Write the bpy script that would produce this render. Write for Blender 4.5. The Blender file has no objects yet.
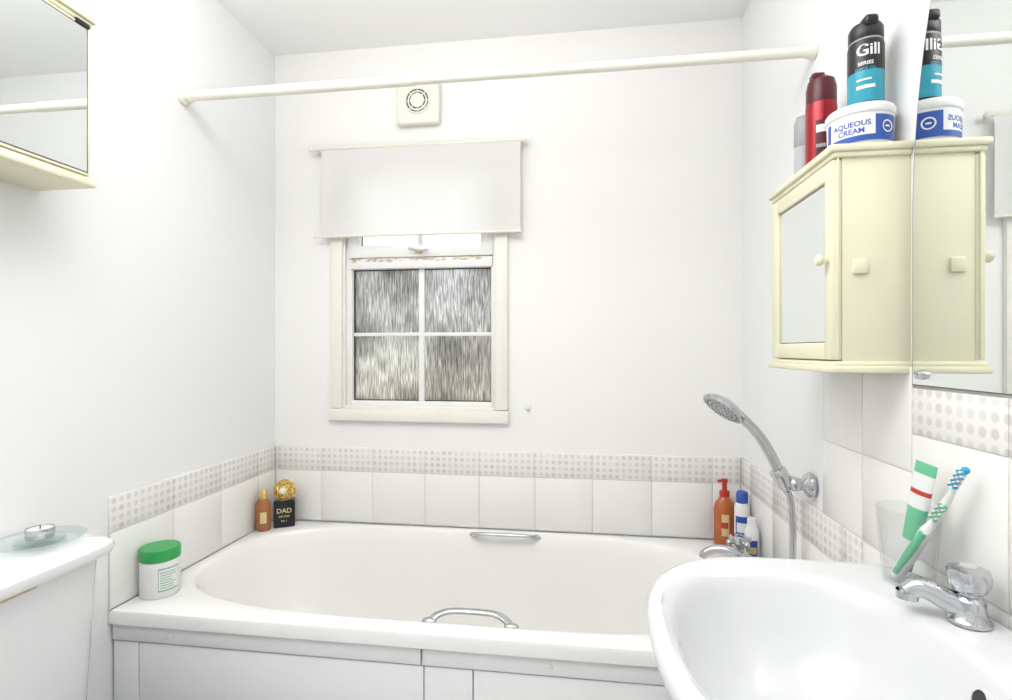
import bpy, bmesh, math, random
from mathutils import Vector, Matrix
random.seed(3)
H = 1.2                       # eye height above floor
XL, XR, YB, YF, ZC = -1.161, 0.546, 1.910, -0.95, 2.33
scene = bpy.context.scene
try:
    scene.view_settings.view_transform = 'Standard'
    scene.view_settings.look = 'None'
except Exception as e:
    print(e)

# ------------------------------------------------------------------ materials
def nd(nt, t, **kw):
    n = nt.nodes.new(t)
    for k, v in kw.items():
        setattr(n, k, v)
    return n

def mat(name, col, rough=0.5, metal=0.0, trans=0.0, ior=1.45, var=0.03, bump=0.0, bscale=40, coat=0.0, spec=0.5, alpha=1.0):
    m = bpy.data.materials.new(name); m.use_nodes = True
    nt = m.node_tree; b = nt.nodes['Principled BSDF']
    tc = nd(nt, 'ShaderNodeTexCoord')
    no = nd(nt, 'ShaderNodeTexNoise'); no.inputs['Scale'].default_value = bscale; no.inputs['Detail'].default_value = 3
    nt.links.new(tc.outputs['Object'], no.inputs['Vector'])
    mx = nd(nt, 'ShaderNodeMix', data_type='RGBA')
    mx.inputs[6].default_value = (*[c*(1-var) for c in col], 1)
    mx.inputs[7].default_value = (*[min(1, c*(1+var)) for c in col], 1)
    nt.links.new(no.outputs['Fac'], mx.inputs[0])
    nt.links.new(mx.outputs[2], b.inputs['Base Color'])
    b.inputs['Roughness'].default_value = rough
    b.inputs['Metallic'].default_value = metal
    b.inputs['IOR'].default_value = ior
    b.inputs['Transmission Weight'].default_value = trans
    b.inputs['Coat Weight'].default_value = coat
    b.inputs['Alpha'].default_value = alpha
    b.inputs['Specular IOR Level'].default_value = spec
    if bump > 0:
        bp = nd(nt, 'ShaderNodeBump'); bp.inputs['Strength'].default_value = bump; bp.inputs['Distance'].default_value = 0.002
        nt.links.new(no.outputs['Fac'], bp.inputs['Height']); nt.links.new(bp.outputs['Normal'], b.inputs['Normal'])
    return m

M = {}
M['wall'] = mat('white_wall_paint', (.925, .932, .938), .6, var=.005, bump=.05, bscale=60, spec=.2)
M['wallback'] = mat('warm_white_back_wall', (.95, .943, .926), .6, var=.005, bump=.05, bscale=60, spec=.2)  # slightly warmer tone than the other walls
M['ceil'] = mat('ceiling_paint', (.95, .95, .947), .7, var=.004, spec=.2)
M['floor'] = mat('pale_vinyl', (.78, .77, .75), .4, var=.06, bscale=12)
M['tile'] = mat('glazed_tile', (.94, .93, .908), .12, var=.008, bscale=6)
M['grout'] = mat('grout', (.74, .72, .70), .8, var=.04)
M['ceramic'] = mat('white_ceramic', (.74, .75, .765), .08, var=.004, coat=.3)
M['ceramict'] = mat('toilet_ceramic', (.86, .865, .88), .10, var=.004, coat=.3)
M['acryl'] = mat('bath_acrylic_white', (.925, .925, .92), .15, var=.005, coat=.2)
M['acryl_in'] = mat('bath_acrylic_warm', (.955, .942, .912), .15, var=.006, coat=.2)
M['panel'] = mat('bath_panel_board', (.925, .93, .945), .45, var=.01)
M['chrome'] = mat('chrome', (.56, .57, .59), .08, metal=1, var=.04, bscale=25)
M['mirror'] = mat('mirror_silver', (.86, .89, .885), .01, metal=1, var=.0)
M['cream'] = mat('cream_painted_wood', (.85, .815, .61), .45, var=.015, bscale=15, bump=.03)
M['creaml'] = mat('pale_cream_plastic', (.90, .87, .77), .4, var=.02)
M['trim'] = mat('cream_white_gloss_trim', (.93, .90, .835), .35, var=.012)
M['upvc'] = mat('upvc_white', (.92, .92, .91), .25, var=.01)
M['black'] = mat('black_plastic', (.015, .015, .017), .3, var=.1)
M['dark'] = mat('dark_recess', (.05, .05, .052), .7, var=.1)
M['darkedge'] = mat('dark_mirror_edge', (.16, .15, .14), .5, var=.2)
M['white'] = mat('white_plastic', (.86, .86, .855), .3, var=.01)
M['blue'] = mat('blue_label', (.035, .10, .42), .3, var=.05)
M['cyan'] = mat('cyan_print', (.04, .36, .48), .25, var=.08)
M['red'] = mat('red_can', (.36, .02, .03), .22, var=.15, metal=.3)
M['dkred'] = mat('dark_red_cap', (.10, .012, .02), .3, var=.1)
M['green'] = mat('green_lid', (.04, .38, .10), .35, var=.05)
M['greenl'] = mat('green_label_print', (.30, .55, .38), .4, var=.1)
M['mint'] = mat('mint_green_plastic', (.16, .56, .32), .3, var=.05)
M['orange'] = mat('amber_soap_plastic', (.66, .19, .06), .12, var=.15, trans=.25)
M['redcap'] = mat('red_pump_cap', (.56, .05, .03), .3, var=.05)
M['amber'] = mat('amber_perfume_glass', (.62, .25, .10), .08, var=.1, trans=.4)
M['gold'] = mat('gold_foil', (.83, .62, .22), .25, metal=.9, var=.15, bscale=80)
M['goldd'] = mat('gold_print', (.75, .6, .3), .4, var=.05)
M['grey'] = mat('grey_print', (.35, .35, .37), .5, var=.05)
M['lgrey'] = mat('light_grey_rubber', (.55, .56, .58), .5, var=.1)
M['bbrush'] = mat('blue_toothbrush_plastic', (.04, .38, .66), .25, var=.05)
M['rust'] = mat('rust_stain', (.66, .54, .36), .8, var=.3, bscale=90)
M['wax'] = mat('candle_wax', (.80, .80, .80), .4, var=.03)
M['tinted'] = mat('smoky_plastic', (.55, .57, .60), .2, var=.05, trans=.5)

def glassmat(name, col=(1, 1, 1), lo=.03, hi=.45):
    m = bpy.data.materials.new(name); m.use_nodes = True
    nt = m.node_tree; nt.nodes.clear()
    o = nd(nt, 'ShaderNodeOutputMaterial')
    t = nd(nt, 'ShaderNodeBsdfTransparent'); t.inputs[0].default_value = (*col, 1)
    g = nd(nt, 'ShaderNodeBsdfGlossy'); g.inputs['Roughness'].default_value = .05
    f = nd(nt, 'ShaderNodeLayerWeight'); f.inputs['Blend'].default_value = .3
    r = nd(nt, 'ShaderNodeMapRange'); r.inputs['To Min'].default_value = lo; r.inputs['To Max'].default_value = hi
    nt.links.new(f.outputs['Facing'], r.inputs['Value'])
    mx = nd(nt, 'ShaderNodeMixShader')
    nt.links.new(r.outputs[0], mx.inputs[0]); nt.links.new(t.outputs[0], mx.inputs[1]); nt.links.new(g.outputs[0], mx.inputs[2])
    nt.links.new(mx.outputs[0], o.inputs[0])
    return m
M['glass'] = glassmat('clear_plastic', (.98, .985, .985), .02, .35)
M['glassg'] = glassmat('clear_dish_glass', (.92, .96, .95))

def border_mat():
    m = bpy.data.materials.new('dotted_border_tile'); m.use_nodes = True
    nt = m.node_tree; b = nt.nodes['Principled BSDF']; b.inputs['Roughness'].default_value = .2
    L = nt.links.new
    tc = nd(nt, 'ShaderNodeTexCoord'); sp = nd(nt, 'ShaderNodeSeparateXYZ'); L(tc.outputs['Object'], sp.inputs[0])
    ad = nd(nt, 'ShaderNodeMath', operation='ADD'); L(sp.outputs[0], ad.inputs[0]); L(sp.outputs[1], ad.inputs[1])
    cb = nd(nt, 'ShaderNodeCombineXYZ'); L(ad.outputs[0], cb.inputs[0]); L(sp.outputs[2], cb.inputs[1])
    P = .0222
    sc = nd(nt, 'ShaderNodeVectorMath', operation='SCALE'); sc.inputs['Scale'].default_value = 1/P; L(cb.outputs[0], sc.inputs[0])
    of = nd(nt, 'ShaderNodeVectorMath', operation='ADD'); of.inputs[1].default_value = (100, 100-((H-.455)/P) % 1, .5); L(sc.outputs[0], of.inputs[0])
    fr = nd(nt, 'ShaderNodeVectorMath', operation='FRACTION'); L(of.outputs[0], fr.inputs[0])
    fl = nd(nt, 'ShaderNodeVectorMath', operation='FLOOR'); L(of.outputs[0], fl.inputs[0])
    di = nd(nt, 'ShaderNodeVectorMath', operation='DISTANCE'); di.inputs[1].default_value = (.5, .5, .5); L(fr.outputs[0], di.inputs[0])
    lt = nd(nt, 'ShaderNodeMapRange'); lt.inputs['From Min'].default_value = .38; lt.inputs['From Max'].default_value = .27
    L(di.outputs['Value'], lt.inputs['Value'])
    wn = nd(nt, 'ShaderNodeTexWhiteNoise'); L(fl.outputs[0], wn.inputs['Vector'])
    c = nd(nt, 'ShaderNodeMix', data_type='RGBA'); c.inputs[6].default_value = (.71, .67, .66, 1); c.inputs[7].default_value = (.82, .80, .79, 1)
    L(wn.outputs['Value'], c.inputs[0])
    c2 = nd(nt, 'ShaderNodeMix', data_type='RGBA'); c2.inputs[6].default_value = (.90, .89, .87, 1)
    L(lt.outputs[0], c2.inputs[0]); L(c.outputs[2], c2.inputs[7]); L(c2.outputs[2], b.inputs['Base Color'])
    return m
M['border'] = border_mat()

def pane_mat(name, clear=False):
    m = bpy.data.materials.new(name); m.use_nodes = True
    nt = m.node_tree; nt.nodes.clear(); L = nt.links.new
    o = nd(nt, 'ShaderNodeOutputMaterial')
    tl = nd(nt, 'ShaderNodeBsdfTranslucent'); g = nd(nt, 'ShaderNodeBsdfGlossy'); g.inputs['Roughness'].default_value = .15
    mx = nd(nt, 'ShaderNodeMixShader'); mx.inputs[0].default_value = .08
    L(tl.outputs[0], mx.inputs[1]); L(g.outputs[0], mx.inputs[2]); L(mx.outputs[0], o.inputs[0])
    if clear:
        tl.inputs[0].default_value = (.80, .81, .82, 1); return m
    tc = nd(nt, 'ShaderNodeTexCoord')
    mp = nd(nt, 'ShaderNodeMapping'); mp.inputs['Scale'].default_value = (250, 1, 17); L(tc.outputs['Object'], mp.inputs[0])
    n1 = nd(nt, 'ShaderNodeTexNoise'); n1.inputs['Scale'].default_value = 1; n1.inputs['Detail'].default_value = 3; n1.inputs['Distortion'].default_value = .5
    L(mp.outputs[0], n1.inputs['Vector'])
    # blurred outdoor view (hedge / fence / bright ground) painted into the pane colour as patches
    n2 = nd(nt, 'ShaderNodeTexNoise'); n2.inputs['Scale'].default_value = 5; n2.inputs['Detail'].default_value = 1; L(tc.outputs['Object'], n2.inputs['Vector'])
    s = nd(nt, 'ShaderNodeMath', operation='MULTIPLY_ADD'); s.inputs[1].default_value = .35; L(n2.outputs['Fac'], s.inputs[0])
    L(n1.outputs['Fac'], s.inputs[2])
    r = nd(nt, 'ShaderNodeValToRGB'); e = r.color_ramp.elements
    e[0].position = .46; e[0].color = (.20, .195, .188, 1)
    e[1].position = .86; e[1].color = (.76, .77, .76, 1)
    k = r.color_ramp.elements.new(.66); k.color = (.42, .415, .40, 1)
    L(s.outputs[0], r.inputs[0])
    sp = nd(nt, 'ShaderNodeSeparateXYZ'); L(tc.outputs['Object'], sp.inputs[0])
    mr = nd(nt, 'ShaderNodeMapRange'); mr.inputs['From Min'].default_value = H-.19; mr.inputs['From Max'].default_value = H+.16; L(sp.outputs[2], mr.inputs['Value'])
    tn = nd(nt, 'ShaderNodeMix', data_type='RGBA'); tn.inputs[6].default_value = (1, .985, .91, 1); tn.inputs[7].default_value = (.97, .975, .98, 1); L(mr.outputs[0], tn.inputs[0])  # outdoor tint painted into the pane, warmer towards the bottom
    ml = nd(nt, 'ShaderNodeMix', data_type='RGBA', blend_type='MULTIPLY'); ml.inputs[0].default_value = 1
    L(r.outputs[0], ml.inputs[6]); L(tn.outputs[2], ml.inputs[7]); L(ml.outputs[2], tl.inputs[0])
    return m
M['pane'] = pane_mat('obscure_rain_glass')
M['paneclear'] = pane_mat('frosted_glass', True)

def fabric():
    m = bpy.data.materials.new('sheer_blind_fabric'); m.use_nodes = True
    nt = m.node_tree; nt.nodes.clear(); L = nt.links.new
    o = nd(nt, 'ShaderNodeOutputMaterial')
    tc = nd(nt, 'ShaderNodeTexCoord'); w = nd(nt, 'ShaderNodeTexNoise'); w.inputs['Scale'].default_value = 260; L(tc.outputs['Object'], w.inputs[0])
    c = nd(nt, 'ShaderNodeMix', data_type='RGBA'); c.inputs[6].default_value = (.89, .885, .865, 1); c.inputs[7].default_value = (.94, .935, .915, 1); L(w.outputs['Fac'], c.inputs[0])
    d = nd(nt, 'ShaderNodeBsdfDiffuse'); t = nd(nt, 'ShaderNodeBsdfTranslucent'); L(c.outputs[2], d.inputs[0]); L(c.outputs[2], t.inputs[0])
    mx = nd(nt, 'ShaderNodeMixShader'); mx.inputs[0].default_value = .22; L(d.outputs[0], mx.inputs[1]); L(t.outputs[0], mx.inputs[2])
    L(mx.outputs[0], o.inputs[0]); return m
M['fabric'] = fabric()

# ------------------------------------------------------------------ builder
class B:
    def __init__(s, name):
        s.name = name; s.bm = bmesh.new(); s.mats = []
    def mi(s, m):
        if m not in s.mats: s.mats.append(m)
        return s.mats.index(m)
    def add(s, bm, m, mtx=None):
        if mtx is not None: bm.transform(mtx)
        i = s.mi(m)
        for f in bm.faces: f.material_index = i
        me = bpy.data.meshes.new('t'); bm.to_mesh(me); bm.free()
        s.bm.from_mesh(me); bpy.data.meshes.remove(me); return s
    def box(s, lo, hi, m, bev=.002, seg=2, mtx=None):
        bm = bmesh.new(); bmesh.ops.create_cube(bm, size=1)
        d = [hi[i]-lo[i] for i in range(3)]
        for v in bm.verts:
            v.co = Vector([lo[i]+(v.co[i]+.5)*d[i] for i in range(3)])
        if bev > 0:
            bmesh.ops.bevel(bm, geom=bm.edges[:], offset=min(bev, min(map(abs, d))*.45), segments=seg, affect='EDGES', profile=.5)
        return s.add(bm, m, mtx)
    def lathe(s, prof, m, loc=(0, 0, 0), mtx=None, seg=40, flat=1.0, rotz=0):
        """prof: list of (r,z) or (r,z,mat) – material starts at that point"""
        groups = []; cur = m; run = []
        for p in prof:
            run.append(p[:2])
            if len(p) > 2:
                if len(run) > 1: groups.append((cur, run))
                run = [p[:2]]; cur = p[2]
        if len(run) > 1: groups.append((cur, run))
        base = Matrix.Translation(Vector(loc)) @ Matrix.Rotation(rotz, 4, 'Z') @ Matrix.Diagonal((1, flat, 1, 1))
        if mtx is not None: base = mtx
        for mm, rn in groups:
            bm = bmesh.new(); rings = []
            for r, z in rn:
                if r < 1e-6: rings.append([bm.verts.new((0, 0, z))])
                else: rings.append([bm.verts.new((r*math.cos(2*math.pi*i/seg), r*math.sin(2*math.pi*i/seg), z)) for i in range(seg)])
            for a, b in zip(rings[:-1], rings[1:]):
                for i in range(seg):
                    j = (i+1) % seg
                    if len(a) == 1 and len(b) == 1: continue
                    if len(a) == 1: bm.faces.new((a[0], b[j], b[i]))
                    elif len(b) == 1: bm.faces.new((a[i], a[j], b[0]))
                    else: bm.faces.new((a[i], a[j], b[j], b[i]))
            s.add(bm, mm, base)
        return s
    def loft(s, rings, m, cap0=False, cap1=False):
        bm = bmesh.new(); R = [[bm.verts.new(p) for p in r] for r in rings]; n = len(R[0])
        for a, b in zip(R[:-1], R[1:]):
            for i in range(n):
                j = (i+1) % n; bm.faces.new((a[i], a[j], b[j], b[i]))
        if cap0: bm.faces.new(list(reversed(R[0])))
        if cap1: bm.faces.new(R[-1])
        bmesh.ops.recalc_face_normals(bm, faces=bm.faces[:])
        return s.add(bm, m)
    def tube(s, pts, rad, m, sub=8, seg=14, smooth=True, flat=None):
        P = [Vector(p) for p in pts]
        rr = rad if isinstance(rad, (list, tuple)) else [rad]*len(P)
        Q = []; RR = []
        if smooth and len(P) > 2:
            E = [P[0]*2-P[1]]+P+[P[-1]*2-P[-2]]
            for i in range(len(P)-1):
                p0, p1, p2, p3 = E[i:i+4]
                for k in range(sub):
                    t = k/sub
                    Q.append(.5*((2*p1)+(p2-p0)*t+(2*p0-5*p1+4*p2-p3)*t*t+(3*p1-p0-3*p2+p3)*t**3))
                    RR.append(rr[i]*(1-t)+rr[i+1]*t)
            Q.append(P[-1]); RR.append(rr[-1])
        else: Q, RR = P, list(rr)
        T = []
        for i in range(len(Q)):
            a = Q[max(0, i-1)]; b = Q[min(len(Q)-1, i+1)]; T.append((b-a).normalized())
        up = Vector((0, 0, 1)) if abs(T[0].z) < .9 else Vector((0, 1, 0))
        n = (up-T[0]*up.dot(T[0])).normalized(); rings = []
        for i, q in enumerate(Q):
            n = (n-T[i]*n.dot(T[i])).normalized(); b = T[i].cross(n)
            fa, fb = (1, 1) if flat is None else flat
            rings.append([q+(n*math.cos(2*math.pi*k/seg)*fa+b*math.sin(2*math.pi*k/seg)*fb)*RR[i] for k in range(seg)])
        return s.loft(rings, m, True, True)
    def sphere(s, c, r, m, sc=(1, 1, 1)):
        bm = bmesh.new(); bmesh.ops.create_uvsphere(bm, u_segments=24, v_segments=14, radius=r)
        return s.add(bm, m, Matrix.Translation(Vector(c)) @ Matrix.Diagonal((*sc, 1)))
    def patch(s, c, r, z0, z1, t0, t1, m, n=20):
        bm = bmesh.new(); V = []
        for i in range(n+1):
            t = t0+(t1-t0)*i/n
            V.append([bm.verts.new((c[0]+r*math.cos(t), c[1]+r*math.sin(t), z)) for z in (z0, z1)])
        for a, b in zip(V[:-1], V[1:]): bm.faces.new((a[0], b[0], b[1], a[1]))
        return s.add(bm, m)
    def text(s, body, size, m, fn, bold=0.0, rot=0):
        cu = bpy.data.curves.new('txt', 'FONT'); cu.body = body; cu.size = size; cu.align_x = 'CENTER'; cu.align_y = 'CENTER'; cu.offset = bold
        cu.resolution_u = 3
        ob = bpy.data.objects.new('txt', cu); scene.collection.objects.link(ob)
        dg = bpy.context.evaluated_depsgraph_get(); dg.update()
        me = bpy.data.meshes.new_from_object(ob.evaluated_get(dg))
        bm = bmesh.new(); bm.from_mesh(me)
        bmesh.ops.rotate(bm, verts=bm.verts[:], cent=(0, 0, 0), matrix=Matrix.Rotation(rot, 3, 'Z'))
        for v in bm.verts: v.co = Vector(fn(v.co.x, v.co.y))
        bpy.data.objects.remove(ob); bpy.data.curves.remove(cu); bpy.data.meshes.remove(me)
        return s.add(bm, m)
    def cyltext(s, body, size, m, c, r, z, t0, bold=0.0, rot=0):
        return s.text(body, size, m, lambda x, y: (c[0]+r*math.cos(t0+x/r), c[1]+r*math.sin(t0+x/r), z+y), bold, rot)
    def done(s, angle=38, merge=False):
        if merge: bmesh.ops.remove_doubles(s.bm, verts=s.bm.verts[:], dist=1e-5)
        me = bpy.data.meshes.new(s.name); s.bm.to_mesh(me); s.bm.free()
        for m in s.mats: me.materials.append(M[m])
        me.shade_smooth(); me.set_sharp_from_angle(angle=math.radians(angle))
        ob = bpy.data.objects.new(s.name, me); scene.collection.objects.link(ob); return ob

def aim(loc, d, up=(0, 0, 1)):
    """matrix with local z along d"""
    d = Vector(d).normalized(); q = d.to_track_quat('Z', 'Y')
    return Matrix.Translation(Vector(loc)) @ q.to_matrix().to_4x4()

def sup(cx, cy, a1, a2, b, n1, n2, z, N=160):
    out = []
    for i in range(N):
        p = 2*math.pi*i/N; c, s_ = math.cos(p), math.sin(p)
        a, n = (a1, n1) if c < 0 else (a2, n2)
        if n > 50: k = 1/max(abs(c), abs(s_))
        else: k = (abs(c)**n+abs(s_)**n)**(-1/n)
        out.append((cx+a*c*k, cy+b*s_*k, H+z))
    return out

# ------------------------------------------------------------------ room shell
B('floor').box((XL-.1, YF-.1, -.08), (XR+.1, YB+.12, 0), 'floor', 0).done()
B('ceiling').box((XL-.1, YF-.1, ZC), (XR+.1, YB+.12, ZC+.08), 'ceil', 0).done()
B('wall_left').box((XL-.1, YF-.1, 0), (XL, YB+.12, ZC), 'wall', 0).done()
B('wall_right').box((XR, YF-.1, 0), (XR+.1, YB+.12, ZC), 'wall', 0).done()
B('wall_rear').box((XL, YF-.1, 0), (XR, YF, ZC), 'wall', 0).done()
wx0, wx1, wz0, wz1 = -.884, -.303, H-.217, H+.66
b = B('wall_back')
b.box((XL, YB, 0), (wx0, YB+.12, ZC), 'wallback', 0)
b.box((wx1, YB, 0), (XR, YB+.12, ZC), 'wallback', 0)
b.box((wx0, YB, 0), (wx1, YB+.12, wz0), 'wallback', 0)
b.box((wx0, YB, wz1), (wx1, YB+.12, ZC), 'wallback', 0)
b.done()

# ------------------------------------------------------------------ window
b = B('window_1')
cw = .045
b.box((wx0-cw, YB-.016, wz0), (wx0, YB+.002, wz1+cw), 'trim', .003)
b.box((wx1, YB-.016, wz0), (wx1+cw, YB+.002, wz1+cw), 'trim', .003)
b.box((wx0-.001, YB-.0155, wz1), (wx1+.001, YB+.002, wz1+cw-.001), 'trim', .003)
b.box((wx0-cw-.004, YB-.022, wz0-cw-.002), (wx1+cw+.004, YB+.002, wz0-.002), 'trim', .004)
fy0, fy1 = YB+.012, YB+.07
b.box((wx0-.001, YB-.003, wz0-.002), (wx0+.008, YB+.1, wz1), 'trim', .001)
b.box((wx1-.008, YB-.003, wz0-.002), (wx1+.001, YB+.1, wz1), 'trim', .001)
b.box((wx0+.007, YB-.004, wz0-.003), (wx1-.007, YB+.1, wz0+.007), 'trim', .001)
b.box((wx0+.007, YB-.004, wz1-.01), (wx1-.007, YB+.1, wz1+.001), 'trim', .001)
gx0, gx1, gz0, gzT = -.855, -.322, H-.191, H+.304
b.box((wx0+.006, fy0, wz0+.005), (gx0, fy1, wz1-.005), 'upvc', .003)
b.box((gx1, fy0, wz0+.005), (wx1-.006, fy1, wz1-.005), 'upvc', .003)
b.box((gx0-.002, fy0+.001, wz0+.004), (gx1+.002, fy1-.001, gz0), 'upvc', .002)
b.box((gx0-.002, fy0+.001, wz1-.03), (gx1+.002, fy1-.001, wz1-.006), 'upvc', .002)
b.box((gx0-.006, fy0-.008, gzT), (gx1+.006, fy1-.002, H+.342), 'upvc', .004)   # transom
gk = .0035
b.box((gx0, fy0+.018, gz0), (gx0+gk, fy0+.025, gzT), 'dark', 0)
b.box((gx1-gk, fy0+.018, gz0), (gx1, fy0+.025, gzT), 'dark', 0)
b.box((gx0+gk, fy0+.0185, gz0), (gx1-gk, fy0+.025, gz0+gk*.8), 'dark', 0)
b.box((gx0+gk, fy0+.0185, gzT-gk), (gx1-gk, fy0+.025, gzT), 'dark', 0)
b.box((gx0, fy0+.026, gz0), (gx1, fy0+.032, gzT), 'pane', 0)
mxm = -.588
b.box((mxm-.011, fy0+.014, gz0), (mxm+.011, fy0+.0255, gzT), 'upvc', .003)
b.box((gx0, fy0+.016, H+.052), (gx1, fy0+.0253, H+.066), 'upvc', .003)
# top-hung opener
oz0, oz1 = H+.345, wz1-.012
b.box((gx0-.010, fy0-.013, oz0), (gx0+.036, fy0+.03, oz1), 'upvc', .004)
b.box((gx1-.036, fy0-.013, oz0), (gx1+.010, fy0+.03, oz1), 'upvc', .004)
b.box((gx0+.034, fy0-.012, oz0+.0005), (gx1-.034, fy0+.029, oz0+.045), 'upvc', .003)
b.box((gx0+.034, fy0-.012, oz1-.04), (gx1-.034, fy0+.029, oz1-.0005), 'upvc', .003)
b.box((gx0+.036, fy0+.006, oz0+.044), (gx0+.039, fy0+.0095, oz1-.039), 'dark', 0)
b.box((gx1-.039, fy0+.006, oz0+.044), (gx1-.036, fy0+.0095, oz1-.039), 'dark', 0)
b.box((gx0+.035, fy0+.010, oz0+.044), (gx1-.035, fy0+.016, oz1-.039), 'paneclear', 0)
b.box((mxm-.009, fy0-.002, oz0+.044), (mxm+.009, fy0+.0095, oz1-.039), 'upvc', .003)
# latch
b.box((mxm-.016, fy0-.022, oz0+.012), (mxm+.016, fy0-.0125, oz0+.026), 'goldd', .003)
b.tube([(mxm-.03, fy0-.028, oz0+.028), (mxm, fy0-.03, oz0+.02), (mxm+.035, fy0-.028, oz0+.022)], .0045, 'lgrey')
b.sphere((mxm-.032, fy0-.028, oz0+.028), .006, 'goldd')
# mildew / rust flecks along the transom
for i in range(60):
    x = gx0+.0+random.random()*.50; z = gzT+.026+random.random()*.012
    b.sphere((x, fy0-.008, z), .002+random.random()*.004, 'rust', (1.8, .25, .6))
b.done()

# blind
b = B('roller_blind')
by = 1.873
NX, NZ = 40, 12
bm = bmesh.new(); V = []
for i in range(NX+1):
    row = []
    for j in range(NZ+1):
        x = -.952+(.742)*i/NX; z = H+.418+.322*j/NZ
        row.append(bm.verts.new((x, by+.0025*math.sin(x*17)*(1-j/NZ)+.001*math.sin(x*55), z-(0.003*math.sin(x*9) if j == 0 else 0))))
    V.append(row)
for i in range(NX):
    for j in range(NZ): bm.faces.new((V[i][j], V[i+1][j], V[i+1][j+1], V[i][j+1]))
b.add(bm, 'fabric')
b.tube([(-.995, by+.004, H+.748), (-.19, by+.004, H+.742)], .0065, 'creaml', smooth=False)
b.sphere((-.995, by+.004, H+.748), .010, 'creaml'); b.sphere((-.19, by+.004, H+.742), .010, 'creaml')
b.tube([(-.985, by, H+.420), (-.206, by, H+.420)], .0045, 'creaml', smooth=False)
for x in (-.975, -.205):
    b.tube([(x, by+.004, H+.745), (x, YB+.001, H+.745)], .005, 'creaml', smooth=False)
b.done()

# fan
b = B('extractor_fan')
fx, fz = -.586, H+.907
b.box((fx-.080, YB-.030, fz-.083), (fx+.080, YB, fz+.083), 'creaml', .008, 3)
ax = aim((fx, YB-.030, fz), (0, -1, 0))
b.lathe([(0, .0012), (.043, .0012), (.043, 0)], 'dark', mtx=ax)
for r in (.045, .034, ):
    b.lathe([(r-.003, 0), (r-.003, .005), (r+.002, .005), (r+.004, 0)], 'creaml', mtx=ax)
b.lathe([(.026, 0), (.026, .006), (.022, .008), (0, .008)], 'creaml', mtx=ax)
for k in range(8):
    a = k*math.pi/4
    b.tube([(fx+.024*math.cos(a), YB-.033, fz+.024*math.sin(a)), (fx+.045*math.cos(a), YB-.033, fz+.045*math.sin(a))], .0018, 'creaml', smooth=False, seg=8)
b.done()

# curtain rod
b = B('shower_curtain_rod')
p0 = Vector((XL, 1.43, H+.747)); p1 = Vector((XR, 1.34, H+.700)); d = (p1-p0).normalized()
mid = p0+d*.72
b.tube([p0+d*.003, mid], .0145, 'creaml', smooth=False, seg=20)
b.tube([mid-d*.01, p1-d*.003], .0125, 'creaml', smooth=False, seg=20)
b.lathe([(0, 0), (.024, 0), (.024, .010), (.018, .014), (.018, .030), (.014, .032)], 'creaml', mtx=aim(p0, d))
b.lathe([(0, 0), (.018, 0), (.018, .008), (.015, .012), (.014, .020), (.012, .022)], 'creaml', mtx=aim(p1, -d))
b.done()

b = B('wall_hook')
b.lathe([(0, 0), (.010, 0), (.010, .003), (.004, .005), (.004, .012), (.007, .015), (0, .018)], 'white', mtx=aim((-.185, YB, H-.205), (0, -1, 0)), seg=20)
b.done()

# ------------------------------------------------------------------ tiling
TH = .007; g = .0012
zb, zt0, zt1 = H-.645, H-.455, H-.366
b = B('trim_tiles_back')
b.box((XL+.001, YB-TH+.002, zb), (XR-.001, YB, zt1-.001), 'grout', 0)
js = [XL+TH+.001]+[.448-.2025*k for k in range(7, -1, -1)]+[XR-TH-.001]
for x0, x1 in zip(js[:-1], js[1:]):
    b.box((x0+g, YB-TH, zb+g), (x1-g, YB, zt0-g), 'tile', .0012)
    b.box((x0+g*.5, YB-TH, zt0+g*.5), (x1-g*.5, YB, zt1), 'border', .0012)
b.done()
b = B('trim_tiles_left')
b.box((XL, 1.177, zb), (XL+TH-.002, YB-TH, zt1-.001), 'grout', 0)
js = [1.176, 1.385, 1.59, 1.795, YB-TH-.001]
for y0, y1 in zip(js[:-1], js[1:]):
    b.box((XL, y0+g, zb+g), (XL+TH, y1-g, zt0-g), 'tile', .0012)
    b.box((XL, y0+g*.5, zt0+g*.5), (XL+TH, y1-g*.5, zt1), 'border', .0012)
b.done()
b = B('trim_tiles_right')
b.box((XR-TH+.002, 1.18, zb), (XR, YB-TH, zt1-.001), 'grout', 0)
b.box((XR-TH+.002, 1.116, zb-.1), (XR, 1.175, zt1-.001), 'grout', 0)
js = [1.115, 1.20, 1.40, 1.60, 1.80, YB-TH-.001]
for y0, y1 in zip(js[:-1], js[1:]):
    b.box((XR-TH, y0+g, zb+g), (XR, y1-g, zt0-g), 'tile', .0012)
    b.box((XR-TH, y0+g*.5, zt0+g*.5), (XR, y1-g*.5, zt1), 'border', .0012)
b.done()
b = B('trim_tiles_splashback')
b.box((XR-TH+.002, .20, H-.60), (XR, 1.114, H-.063), 'grout', 0)
b.box((XR-TH+.002, 1.114, zt1), (XR, 1.286, H-.03), 'grout', 0)
ys = [.20, .36, .56, .76, .960]
for y0, y1 in zip(ys[:-1], ys[1:]):
    b.box((XR-TH, y0+g*.5, H-.136), (XR, y1-g*.5, H-.062), 'border', .0012)
    for z0, z1 in ((H-.335, H-.138), (H-.535, H-.337)):
        b.box((XR-TH, y0+g, z0), (XR, y1-g, z1), 'tile', .0012)
for y0, y1 in ((.960, 1.115), (1.115, 1.287)):
    for z0, z1 in ((H-.200, H-.028), (zt1+.001, H-.202)):
        b.box((XR-TH, y0+g, z0), (XR, y1-g, z1), 'tile', .0012)
b.box((XR-TH, .960+g, H-.56), (XR, 1.115-g, zt1-.001), 'tile', .0012)
b.done()

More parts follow.
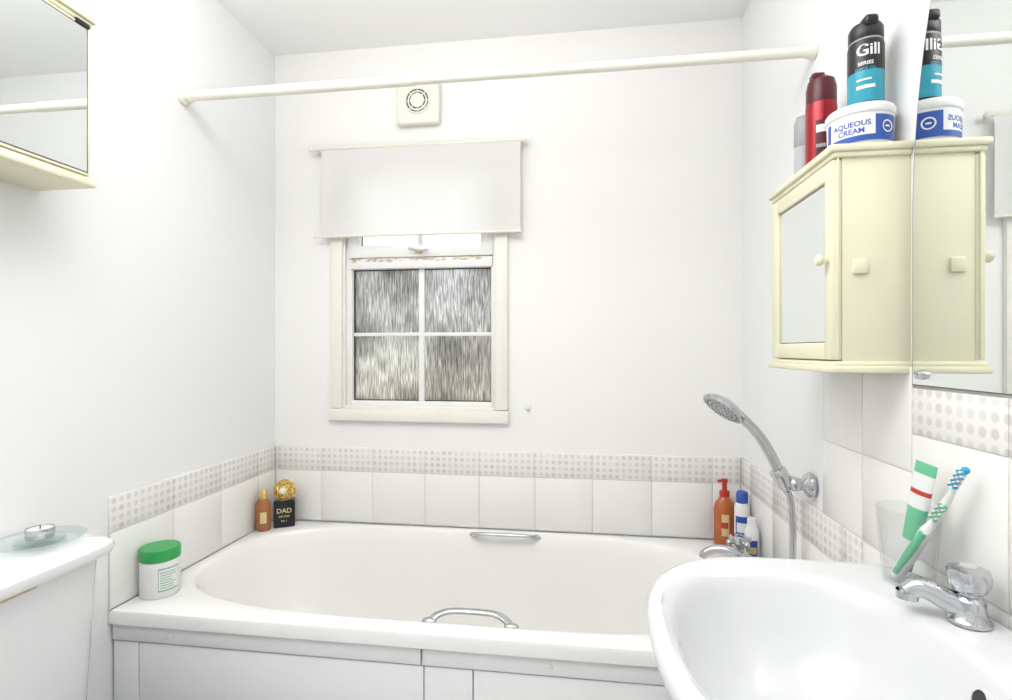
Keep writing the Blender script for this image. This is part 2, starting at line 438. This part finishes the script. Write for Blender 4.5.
# ------------------------------------------------------------------ bath
b = B('bathtub')
cx, cy, a, hb = -.3075, 1.5395, .8515, .3625
rc = lambda ins, z: sup(cx, cy, a-ins, a-ins, hb-ins, 99, 99, z)
b.loft([rc(.016, -.676), rc(.004, -.682), rc(0, -.680), rc(0, -.655), rc(.003, -.648), rc(.010, -.645)], 'acryl')
op = lambda dx, dy, z, n=3.3, sh=0: sup(-.365+sh, 1.553, .750-dx, .750-dx, .318-dy, n, n+1, z)
b.loft([rc(.010, -.645), op(-.012, -.010, -.645), op(-.006, -.005, -.6465), op(0, 0, -.650)], 'acryl')
b.loft([op(0, 0, -.650), op(.008, .006, -.660), op(.02, .013, -.70), op(.06, .03, -.82), op(.12, .05, -.94, 3, .02),
        op(.17, .075, -1.01, 2.8, .03), op(.23, .11, -1.04, 2.6, .03), op(.40, .19, -1.05, 2.4, .03)], 'acryl_in', cap1=True)
b.lathe([(0, .003), (.028, .003), (.033, 0)], 'chrome', loc=(.12, 1.553, H-1.05))
b.done(30, merge=True)

b = B('bath_panel')
b.box((XL+.005, 1.196, 0.0), (XR-.005, 1.206, H-.684), 'panel', 0)
b.box((XL+.005, 1.184, H-.722), (-.362, 1.197, H-.684), 'panel', .002)
b.box((-.358, 1.184, H-.722), (XR-.005, 1.197, H-.684), 'panel', .002)
xs = [XL+.005, -1.085, -.355, -.24, .30, XR-.005]
for x0, x1 in zip(xs[:-1], xs[1:]):
    b.box((x0+.0015, 1.187, .09), (x1-.0015, 1.197, H-.725), 'panel', .0025)
b.box((XL+.005, 1.180, 0), (XR-.005, 1.198, .085), 'panel', .002)
for x in (-.068, -1.0):
    b.lathe([(0, .005), (.006, .004), (.008, 0)], 'white', mtx=aim((x, 1.185, H-.702), (0, -1, 0)), seg=18)
b.done()

def grab(name, pts, pl):
    b = B(name)
    b.tube(pts, [.009, .0085, .008, .008, .0085, .009], 'chrome', flat=(.8, 1.25))
    for p in (pts[0], pts[-1]):
        b.sphere(p, .014, 'chrome', (1.3, .8, .6))
    return b.done()
grab('bath_grab_handle', [(-.372, 1.864, H-.655), (-.360, 1.848, H-.648), (-.33, 1.838, H-.643), (-.195, 1.838, H-.643), (-.167, 1.848, H-.648), (-.155, 1.864, H-.655)], 0)
grab('bath_grab_handle.001', [(-.358, 1.244, H-.650), (-.340, 1.262, H-.642), (-.305, 1.276, H-.638), (-.215, 1.276, H-.638), (-.180, 1.262, H-.642), (-.160, 1.244, H-.650)], 0)

# bath mixer taps
b = B('bath_mixer_tap')
for y in (1.465, 1.645):
    b.lathe([(.026, 0), (.026, .006), (.018, .012), (.016, .035), (.019, .042), (.019, .052), (.013, .056), (.013, .066), (.022, .072), (.025, .088), (.021, .100), (0, .104)], 'chrome', loc=(.462, y, H-.645))
    for k in range(4):
        aa = k*math.pi/2+.4
        b.tube([(.462, y, H-.560), (.462+.034*math.cos(aa), y+.034*math.sin(aa), H-.560)], .0075, 'chrome', smooth=False)
        b.sphere((.462+.034*math.cos(aa), y+.034*math.sin(aa), H-.560), .0085, 'chrome')
b.tube([(.462, 1.465, H-.600), (.462, 1.645, H-.600)], .015, 'chrome', smooth=False)
b.tube([(.462, 1.60, H-.600), (.43, 1.61, H-.580), (.39, 1.62, H-.578), (.362, 1.625, H-.592), (.355, 1.626, H-.606)], [.016, .015, .013, .012, .012], 'chrome')
b.tube([(.462, 1.555, H-.600), (.462, 1.555, H-.570)], .010, 'chrome', smooth=False)
b.done()

# shower handset
b = B('shower_handset')
br = Vector((XR-TH, 1.345, H-.318))
b.lathe([(0, 0), (.029, 0), (.029, .006), (.022, .014), (.014, .018), (.013, .03), (.0, .03)], 'chrome', mtx=aim(br, (-1, 0, 0)))
b.tube([br+Vector((-.02, 0, 0)), (.508, 1.350, H-.312), (.488, 1.353, H-.305)], .009, 'chrome')
b.lathe([(.017, -.022), (.019, -.018), (.019, .018), (.017, .022), (0, .022)], 'chrome', mtx=aim((.478, 1.356, H-.305), (-.5, .08, .86)))
b.sphere((.505, 1.348, H-.318), .017, 'chrome')
b.tube([(.490, 1.354, H-.335), (.476, 1.357, H-.300), (.454, 1.362, H-.250), (.430, 1.368, H-.208), (.397, 1.374, H-.170), (.372, 1.376, H-.150)], [.010, .012, .0125, .012, .012, .014], 'chrome')
nrm = Vector((-.60, -.22, -.77)).normalized()
hm = aim((.352, 1.376, H-.140), nrm)
b.lathe([(0, -.020), (.018, -.018), (.038, -.010), (.052, -.001), (.055, .005), (.053, .010), (.049, .011)], 'chrome', mtx=hm)
b.lathe([(.049, .011), (.047, .009), (.02, .0105), (0, .0115)], 'lgrey', mtx=hm)
for rr, n in ((.016, 8), (.028, 14), (.040, 20)):
    for k in range(n):
        aa = 2*math.pi*k/n
        p = hm @ Vector((rr*math.cos(aa), rr*math.sin(aa), .011)); b.sphere(p, .0016, 'dark')
b.done()
b = B('shower_hose')
b.tube([(.4905, 1.354, H-.337), (.499, 1.354, H-.37), (.503, 1.356, H-.45), (.500, 1.362, H-.54), (.480, 1.385, H-.600), (.448, 1.42, H-.618), (.430, 1.48, H-.600), (.440, 1.530, H-.575), (.455, 1.553, H-.562)], .0075, 'chrome', sub=12)
b.done()

# ------------------------------------------------------------------ basin
b = B('wash_basin')
bc = (.315, .69)
def O2(ins, z):
    return sup(bc[0], bc[1], .227-ins, (XR-TH-.001-bc[0])-min(ins, .004), .272-ins, 2.5, 7, z)
W = lambda ins, z, n=2.25, dx=0: sup(.286+dx, .69, .170-ins, .170-ins, .222-ins, n, n+.2, z)
b.loft([sup(.36, .69, .10, .15, .10, 2.2, 4, -.56), sup(.345, .69, .15, .18, .17, 2.3, 5, -.50), O2(.035, -.43), O2(.010, -.395), O2(.001, -.372), O2(0, -.362), O2(.004, -.353), O2(.011, -.350),
        O2(.020, -.3515), W(-.010, -.3555), W(-.002, -.359), W(.005, -.367), W(.013, -.385), W(.028, -.430), W(.058, -.478), W(.098, -.505), W(.140, -.512)], 'ceramic', cap0=True, cap1=True)
b.lathe([(0, .004), (.020, .004), (.024, .001), (.026, -.003)], 'chrome', loc=(.286, .69, H-.512))
om = aim((.4395, .657, H-.388), (-.94, 0, .34))
b.lathe([(.0105, -.006), (.0105, .003), (.0135, .003), (.015, -.004)], 'ceramic', mtx=om, seg=28)
b.lathe([(0, .0018), (.0106, .0018)], 'dark', mtx=om, seg=28)
b.done(45, merge=True)
b = B('basin_pedestal')
b.loft([sup(.40, .69, .11, .12, .11, 2.5, 4, -1.2), sup(.40, .69, .105, .12, .10, 2.5, 4, -1.15), sup(.40, .69, .08, .11, .08, 2.5, 4, -.9), sup(.39, .69, .085, .12, .085, 2.5, 4, -.65), sup(.37, .69, .095, .14, .095, 2.3, 4, -.561)], 'ceramic', True, True)
b.done()

def pillar_tap(name, x, y, ang):
    b = B(name)
    z = H-.352
    d = Vector((math.cos(ang), math.sin(ang), 0))
    b.lathe([(0, 0), (.024, 0), (.024, .004), (.020, .008), (.018, .02), (.018, .030), (.015, .033), (.012, .036), (.012, .042)], 'chrome', loc=(x, y, z))
    n = 48; rings = []
    for r, h, f in ((.013, .038, 0), (.018, .041, .06), (.0215, .050, .10), (.0235, .062, .10), (.022, .068, .05), (.012, .072, 0)):
        rings.append([(x+r*(1+f*math.cos(6*2*math.pi*i/n))*math.cos(2*math.pi*i/n), y+r*(1+f*math.cos(6*2*math.pi*i/n))*math.sin(2*math.pi*i/n), z+h) for i in range(n)])
    b.loft(rings, 'chrome', True, True)
    b.lathe([(.010, .0722), (.009, .0735), (0, .074)], 'lgrey', loc=(x, y, z), seg=20)
    P = Vector((x, y, z))
    b.tube([P+d*.005+Vector((0, 0, .018)), P+d*.022+Vector((0, 0, .024)), P+d*.040+Vector((0, 0, .031)), P+d*.053+Vector((0, 0, .032)), P+d*.064+Vector((0, 0, .024))], [.017, .015, .0135, .013, .0125], 'chrome', seg=20)
    b.lathe([(.013, 0), (.013, -.010), (.010, -.010)], 'chrome', loc=P+d*.064+Vector((0, 0, .025)))
    return b.done()
pillar_tap('basin_tap', .499, .768, math.radians(155))

# tumbler with brushes
cxy = (.492, .885); cz = H-.3515
b = B('toothbrush_tumbler')
b.lathe([(0, .004), (.028, .004), (.029, .006), (.039, .112), (.041, .113), (.0415, .112), (.032, .001), (.030, 0), (0, 0)], 'glass', loc=(*cxy, cz), seg=48)
b.done()
def brush(name, p, q, col, headn, thick=1.0):
    b = B(name); p = Vector(p); q = Vector(q); d = (q-p)
    k = thick
    b.tube([p, p+d*.25, p+d*.5, p+d*.68, p+d*.82, q], [.0045*k, .0065*k, .0055*k, .0065*k, .0038, .0045], 'white', flat=(1, .8))
    h = Vector(headn).normalized()
    b.tube([p+d*.06+h*.004*k, p+d*.35+h*.0045*k, p+d*.66+h*.005*k], [.003*k, .0045*k, .004*k], col)
    side = d.normalized()
    c0 = p+d*.86+h*.004
    for i in range(7):
        for j in (-1, 0, 1):
            o = c0+side*(i*.0042)+side.cross(h)*(j*.0035)
            b.tube([o, o+h*.010], .0017, col if (i+j) % 2 else 'white', smooth=False, seg=6)
    b.sphere(q, .0052, col)
    return b.done()
brush('toothbrush', (.492, .898, cz+.008), (.519, .805, H-.164), 'bbrush', (-.7, -.5, .1))
brush('toothbrush.001', (.474, .888, cz+.008), (.503, .825, H-.222), 'mint', (-.7, -.6, .1), 1.3)
b = B('toothpaste_tube')
P = Vector((.500, .905, cz+.012)); Q = Vector((.508, .868, H-.168)); D = (Q-P).normalized(); S = Vector((.45, -.9, 0)); S = (S-D*S.dot(D)).normalized(); Nn = D.cross(S)
L_ = (Q-P).length; rings = []
for t, w, th in ((0, .008, .008), (.10, .009, .009), (.12, .012, .011), (.3, .013, .010), (.6, .0145, .008), (.72, .015, .006), (.76, .015, .005), (.90, .0155, .002), (1, .0155, .0008)):
    rings.append([P+D*L_*t+S*w*math.cos(2*math.pi*i/28)+Nn*th*math.sin(2*math.pi*i/28) for i in range(28)])
b.loft(rings[:2], 'mint', True, False); b.loft(rings[1:4], 'white'); b.loft(rings[3:5], 'mint'); b.loft(rings[4:6], 'white'); b.loft(rings[5:7], 'redcap'); b.loft(rings[6:8], 'white'); b.loft(rings[7:], 'mint', False, True)
b.done()

# ------------------------------------------------------------------ wall mirror
b = B('arched_wall_mirror')
zc = H+.20; pts = []
yc, hw = .705, .2565
for i in range(61):
    t = math.pi*i/60; pts.append((yc+hw*math.cos(t), zc+.60*math.sin(t)))
pts += [(yc-hw, H-.058), (yc+hw, H-.058)]
def outl(ins, x):
    out = []
    for y, z in pts:
        out.append((x, yc+(y-yc)*(1-ins/hw), z+(-ins if z > zc else (ins if z < H else 0))))
    return out
x0 = XR-.0005
b.loft([outl(0, x0), outl(0, x0-.0045)], 'darkedge', True, False)
b.loft([outl(0, x0-.0045), outl(.0022, x0-.005)], 'darkedge')
b.loft([outl(.0022, x0-.005), outl(.0024, x0-.005)], 'mirror', False, True)
for y in (.935, .475):
    b.lathe([(0, .010), (.006, .009), (.008, 0)], 'chrome', mtx=aim((x0-.005, y, H-.040), (-1, 0, 0)), seg=20)
b.done(3)

# ------------------------------------------------------------------ cabinets
def cabinet(name, xw, xf, y0, y1, z0, z1, fr, plain=False):
    b = B(name); s = 1 if xf > xw else -1
    def bx(xa, xb, ya, yb_, za, zb_, m, bev=.002): b.box((min(xa, xb), ya, za), (max(xa, xb), yb_, zb_), m, bev)
    bx(xw, xf-s*.012, y0+.004, y1-.004, z0+.016, z1-.016, 'cream')
    bx(xw, xf+s*.004, y0-.002, y1+.004, z1-.022, z1-.012, 'cream', .004)
    bx(xw, xf+s*.010, y0-.006, y1+.008, z1-.013, z1, 'cream', .004)
    bx(xw, xf+s*.004, y0-.002, y1+.004, z0+.010, z0+.020, 'cream', .004)
    bx(xw, xf+s*.010, y0-.006, y1+.008, z0, z0+.012, 'cream', .004)
    d0, d1, e0, e1 = y0+.004, y1-.004, z0+.022, z1-.024
    xa, xb = xf-s*.012, xf+s*.004
    bx(xa, xb, d0, d0+fr, e0, e1, 'cream', .003); bx(xa, xb, d1-fr, d1, e0, e1, 'cream', .003)
    bx(xa, xb, d0+fr-.001, d1-fr+.001, e0, e0+fr, 'cream', .003); bx(xa, xb, d0+fr-.001, d1-fr+.001, e1-fr, e1, 'cream', .003)
    bx(xf-s*.010, xf+s*(.0035 if plain else -.003), d0+fr-.001, d1-fr+.001, e0+fr-.001, e1-fr+.001, 'darkedge', 0)
    bx(xf-s*.010, xf+s*(.004 if plain else -.0025), d0+fr+.002, d1-fr-.002, e0+fr+.002, e1-fr-.002, 'mirror', 0)
    return b, s
b, s = cabinet('mirrored_wall_cabinet', XR, .427, .969, 1.262, H-.039, H+.347, .030)
b.lathe([(.005, 0), (.005, .006), (.009, .010), (.010, .015), (.007, .019), (0, .020)], 'cream', mtx=aim((.423, .989, H+.155), (-1, 0, 0)), seg=24)
b.box((.454, .967, H+.128), (.478, .975, H+.153), 'cream', .003)
b.box((.4305, .970, H-.015), (.4335, .976, H+.325), 'cream', .001)
b.done()
b, s = cabinet('mirrored_wall_cabinet.001', XL, -1.026, .70, .998, H+.343, H+.702, .006, True)
b.box((-1.030, .960, H+.672), (-1.018, .990, H+.681), 'black', .001)
b.done()

# items on cabinet
zt = H+.3475
def face(c): return math.atan2(-c[1], -c[0])
c = (.489, 1.020); t0 = face(c)
b = B('cream_tub')
b.lathe([(0, 0), (.047, 0), (.049, .003), (.0505, .052), (.0505, .053), (.0520, .054), (.0528, .056), (.0528, .066), (.050, .070), (0, .070)], 'white', loc=(*c, zt), seg=56)
b.patch(c, .0510, zt+.005, zt+.048, t0-1.15, t0+1.25, 'blue', 40)
b.patch(c, .0513, zt+.015, zt+.049, t0-.95, t0+.45, 'white', 30)
b.cyltext('AQUEOUS', .0125, 'blue', c, .0516, zt+.0345, t0-.25, .0003)
b.cyltext('CREAM', .0125, 'blue', c, .0516, zt+.0225, t0-.25, .0003)
mm = aim((c[0]+.0512*math.cos(t0+.85), c[1]+.0512*math.sin(t0+.85), zt+.028), (math.cos(t0+.85), math.sin(t0+.85), 0))
b.lathe([(.008, .0006), (.0105, .0006)], 'white', mtx=mm, seg=24)
b.box((-.004, -.0015, .0004), (.004, .0015, .0008), 'white', 0, mtx=mm)
b.done()
c2 = (.496, 1.014); t2 = face(c2)
b = B('shaving_gel_can')
z2 = zt+.0705
b.lathe([(0, 0), (.026, 0), (.0275, .003), (.0275, .055, 'cyan'), (.0277, .055), (.0277, .062, 'black'), (.0277, .110), (.0262, .116, 'grey'), (.0262, .119, 'black'), (.0266, .120), (.0266, .140), (.023, .147), (.012, .151), (0, .152)], 'cyan', loc=(*c2, z2), seg=48)
b.lathe([(.0280, .002), (.0280, .008)], 'black', loc=(*c2, z2), seg=48)
b.box((c2[0]-.014, c2[1]-.030, z2+.137), (c2[0]+.008, c2[1]-.004, z2+.156), 'black', .006, 3)
b.cyltext('Gill', .027, 'white', c2, .0283, z2+.095, t2+.15, .0006)
b.cyltext('SERIES', .0085, 'white', c2, .0283, z2+.073, t2, .0002)
b.cyltext('SHAVE GEL', .0065, 'cyan', c2, .0283, z2+.064, t2, .0001)
b.patch(c2, .0283, z2+.030, z2+.036, t2-.5, t2+.5, 'white'); b.patch(c2, .0283, z2+.044, z2+.047, t2-.5, t2+.3, 'white')
b.done()
c3 = (.484, 1.160); t3 = face(c3)
b = B('deodorant_can')
b.lathe([(0, 0), (.026, 0), (.0285, .003), (.0285, .140), (.0275, .148, 'dkred'), (.0275, .150), (.0275, .180), (.024, .196), (.012, .205), (0, .207)], 'red', loc=(*c3, zt), seg=40)
b.patch(c3, .0289, zt+.02, zt+.11, t3-.35, t3+.9, 'dkred')
b.patch(c3, .0291, zt+.085, zt+.10, t3-.3, t3+.3, 'white'); b.patch(c3, .0291, zt+.055, zt+.062, t3-.3, t3+.3, 'grey')
b.box((c3[0]-.020, c3[1]-.012, zt+.192), (c3[0]+.004, c3[1]+.012, zt+.212), 'dkred', .005)
b.done()
c4 = (.480, 1.232)
b = B('roll_on_deodorant')
b.lathe([(0, 0), (.018, 0), (.02, .004), (.019, .09, 'tinted'), (.020, .092), (.020, .14), (.015, .155), (0, .158)], 'lgrey', loc=(*c4, zt), seg=32)
b.done()

# ------------------------------------------------------------------ bath-side items
zr = H-.6445
c = (-1.106, 1.280); t0 = face(c)
b = B('moisturiser_tub')
b.lathe([(0, 0), (.044, 0), (.0465, .004), (.0465, .090), (.045, .094, 'green'), (.0475, .094), (.0480, .097), (.0480, .119), (.046, .124), (0, .125)], 'white', loc=(*c, zr), seg=56)
b.patch(c, .0470, zr+.018, zr+.078, t0-.1, t0+1.0, 'greenl', 24)
b.patch(c, .0473, zr+.022, zr+.074, t0-.07, t0+.97, 'white', 24)
for k in range(7):
    b.patch(c, .0476, zr+.026+k*.0065, zr+.0285+k*.0065, t0, t0+.55+.3*random.random(), 'greenl', 16)
b.done()
c = (-1.124, 1.775)
b = B('cologne_bottle')
b.lathe([(0, 0), (.024, 0), (.027, .004), (.027, .095), (.020, .108), (.010, .112, 'gold'), (.013, .112), (.013, .138), (.010, .143), (0, .143)], 'amber', loc=(*c, zr), seg=32, flat=.8)
b.patch(c, .0275, zr+.03, zr+.07, face(c)-.4, face(c)+.4, 'goldd')
b.done()
b = B('gift_box_with_gold_bauble')
bx_, by_ = -1.074, 1.828
mt = Matrix.Translation((bx_, by_, zr)) @ Matrix.Rotation(math.radians(28), 4, 'Z')
b.box((-.036, -.020, 0), (.036, .020, .095), 'black', .003, mtx=mt)
fn = lambda dz: (lambda x, y: mt @ Vector((x, -.0207, dz+y)))
b.text('DAD', .024, 'goldd', fn(.060), .0004); b.text('BEST EVER', .008, 'goldd', fn(.040), .0002); b.text('No 1', .010, 'goldd', fn(.024), .0002)
bm = bmesh.new(); bmesh.ops.create_icosphere(bm, subdivisions=2, radius=.038)
me = bpy.data.meshes.new('w'); bm.to_mesh(me); bm.free()
cc = mt @ Vector((0, 0, .131))
b.sphere(cc, .032, 'gold')
for e in me.edges:
    p, q = [cc+Vector(me.vertices[v].co) for v in e.vertices]; b.tube([p, q], .0025, 'gold', smooth=False, seg=6)
b.sphere(cc+Vector((.012, -.032, .006)), .012, 'creaml')
b.done()
c = (.474, 1.852)
b = B('liquid_soap_bottle')
b.lathe([(0, 0), (.030, 0), (.034, .005), (.034, .120), (.030, .140), (.016, .155), (.013, .160, 'redcap'), (.016, .160), (.016, .178), (.008, .180), (.008, .205), (.011, .207), (.010, .218), (0, .219)], 'orange', loc=(*c, zr), seg=36, flat=.72)
b.tube([(c[0], c[1], zr+.213), (c[0]-.022, c[1]-.006, zr+.211)], .005, 'redcap', smooth=False)
b.patch((c[0], c[1]+.010), .0352, zr+.035, zr+.105, face(c)-.5, face(c)+.5, 'goldd')
b.patch((c[0], c[1]+.010), .0356, zr+.06, zr+.08, face(c)-.4, face(c)+.4, 'redcap')
b.done()
c = (.510, 1.785)
b = B('shampoo_bottle')
b.lathe([(0, 0), (.021, 0), (.023, .004), (.023, .145), (.017, .160, 'blue'), (.018, .161), (.018, .190), (.015, .195), (0, .195)], 'white', loc=(*c, zr), seg=32)
b.patch(c, .0235, zr+.03, zr+.12, face(c)-.9, face(c)+.9, 'blue'); b.patch(c, .0238, zr+.07, zr+.10, face(c)-.7, face(c)+.7, 'white')
b.done()
c = (.514, 1.700)
b = B('lotion_bottle')
b.lathe([(0, 0), (.019, 0), (.021, .004), (.021, .100), (.014, .112), (.013, .114), (.013, .135), (.010, .138), (0, .138)], 'white', loc=(*c, zr), seg=32)
b.patch(c, .0214, zr+.02, zr+.075, face(c)-.8, face(c)+.8, 'blue'); b.patch(c, .0217, zr+.035, zr+.055, face(c)-.6, face(c)+.6, 'goldd')
b.done()

# ------------------------------------------------------------------ toilet
b = B('toilet')
ty = .74
def rr_(x0, x1, y0, y1, z, n=8): return sup((x0+x1)/2, (y0+y1)/2, (x1-x0)/2, (x1-x0)/2, (y1-y0)/2, n, n, z, 96)
w = XL+.004
b.loft([rr_(w, -.985, .54, .94, -.80), rr_(w, -.972, .525, .955, -.77), rr_(w, -.955, .515, .967, -.415)], 'ceramict', True, True)
b.loft([rr_(w, -.955, .512, .968, -.417, 9), rr_(w, -.936, .500, .982, -.410, 9), rr_(w, -.932, .496, .986, -.400, 9), rr_(w, -.934, .497, .984, -.390, 9), rr_(w+.003, -.944, .505, .976, -.382, 8), rr_(w+.012, -.965, .525, .955, -.380, 7)], 'ceramict', True, True)
egg = lambda s_, z, dx=0: sup(-.70+dx, ty, .20*s_, .26*s_, .185*s_, 2.6, 2.1, z, 96)
b.loft([egg(.62, -1.199, -.03), egg(.58, -1.12, -.03), egg(.60, -1.0, -.02), egg(.88, -.86), egg(.97, -.82), egg(.97, -.80), egg(.78, -.805), egg(.6, -.90), egg(.3, -.98)], 'ceramict', True, True)
b.loft([egg(.99, -.798), egg(1.02, -.79), egg(1.02, -.765), egg(.99, -.755), egg(.9, -.752)], 'white', True, True)
b.box((w+.02, ty-.11, .001), (-.86, ty+.11, H-.80), 'ceramict', .02, 3)
b.tube([(-.965, .60, H-.47), (-.935, .60, H-.47)], .009, 'chrome', smooth=False)
b.tube([(-.937, .60, H-.47), (-.934, .64, H-.475), (-.934, .68, H-.48)], [.007, .006, .008], 'chrome')
for i in range(18):
    b.sphere((-.9555, .76+random.random()*.06, H-.4205), .003, 'rust', (.4, 2.0, .8))
b.done()
c = (-1.045, .908)
b = B('glass_candle_dish')
b.lathe([(0, 0), (.045, 0), (.050, .002), (.070, .010), (.073, .013), (.070, .014), (.050, .007), (0, .006)], 'glassg', loc=(*c, H-.3795), seg=48)
b.lathe([(0, .0065), (.038, .0065), (.040, .009), (.040, .012), (.036, .014), (0, .014)], 'glassg', loc=(*c, H-.3795), seg=40)
b.done()
b = B('tealight_candle')
b.lathe([(0, 0), (.022, 0), (.023, .002), (.023, .018), (.0215, .018), (.021, .016, 'wax'), (0, .0155)], 'chrome', loc=(*c, H-.365), seg=36)
b.tube([(c[0], c[1], H-.350), (c[0]+.001, c[1], H-.342)], .001, 'black', smooth=False, seg=6)
b.done()

# ------------------------------------------------------------------ light
def area(name, loc, sx, sy, e, col, rot=(0, 0, 0)):
    l = bpy.data.lights.new(name, 'AREA'); l.shape = 'RECTANGLE'; l.size = sx; l.size_y = sy; l.energy = e; l.color = col
    o = bpy.data.objects.new(name, l); o.location = loc; o.rotation_euler = rot; scene.collection.objects.link(o)
area('ceiling_fill', (-.40, .38, ZC-.03), 1.1, 1.2, 6.6, (1, .995, .98))  # added area light out of view below the ceiling, brightens the room
area('upward_fill', (-.45, .50, 1.90), .6, .6, 21, (1, .99, .97), (math.pi, 0, 0))  # added unseen area light facing up, soft fill bounced off the ceiling

w = bpy.data.worlds.new('World'); scene.world = w; w.use_nodes = True
bg = w.node_tree.nodes['Background']; bg.inputs[0].default_value = (.97, .98, 1, 1); bg.inputs[1].default_value = 2.5

# ------------------------------------------------------------------ camera
cam = bpy.data.cameras.new('camera'); co = bpy.data.objects.new('camera', cam); scene.collection.objects.link(co)
co.location = (0, 0, H); co.rotation_euler = (math.radians(90), 0, math.radians(7.9))
cam.sensor_width = 36; cam.lens = 534/1012*36; cam.clip_start = .02
scene.camera = co
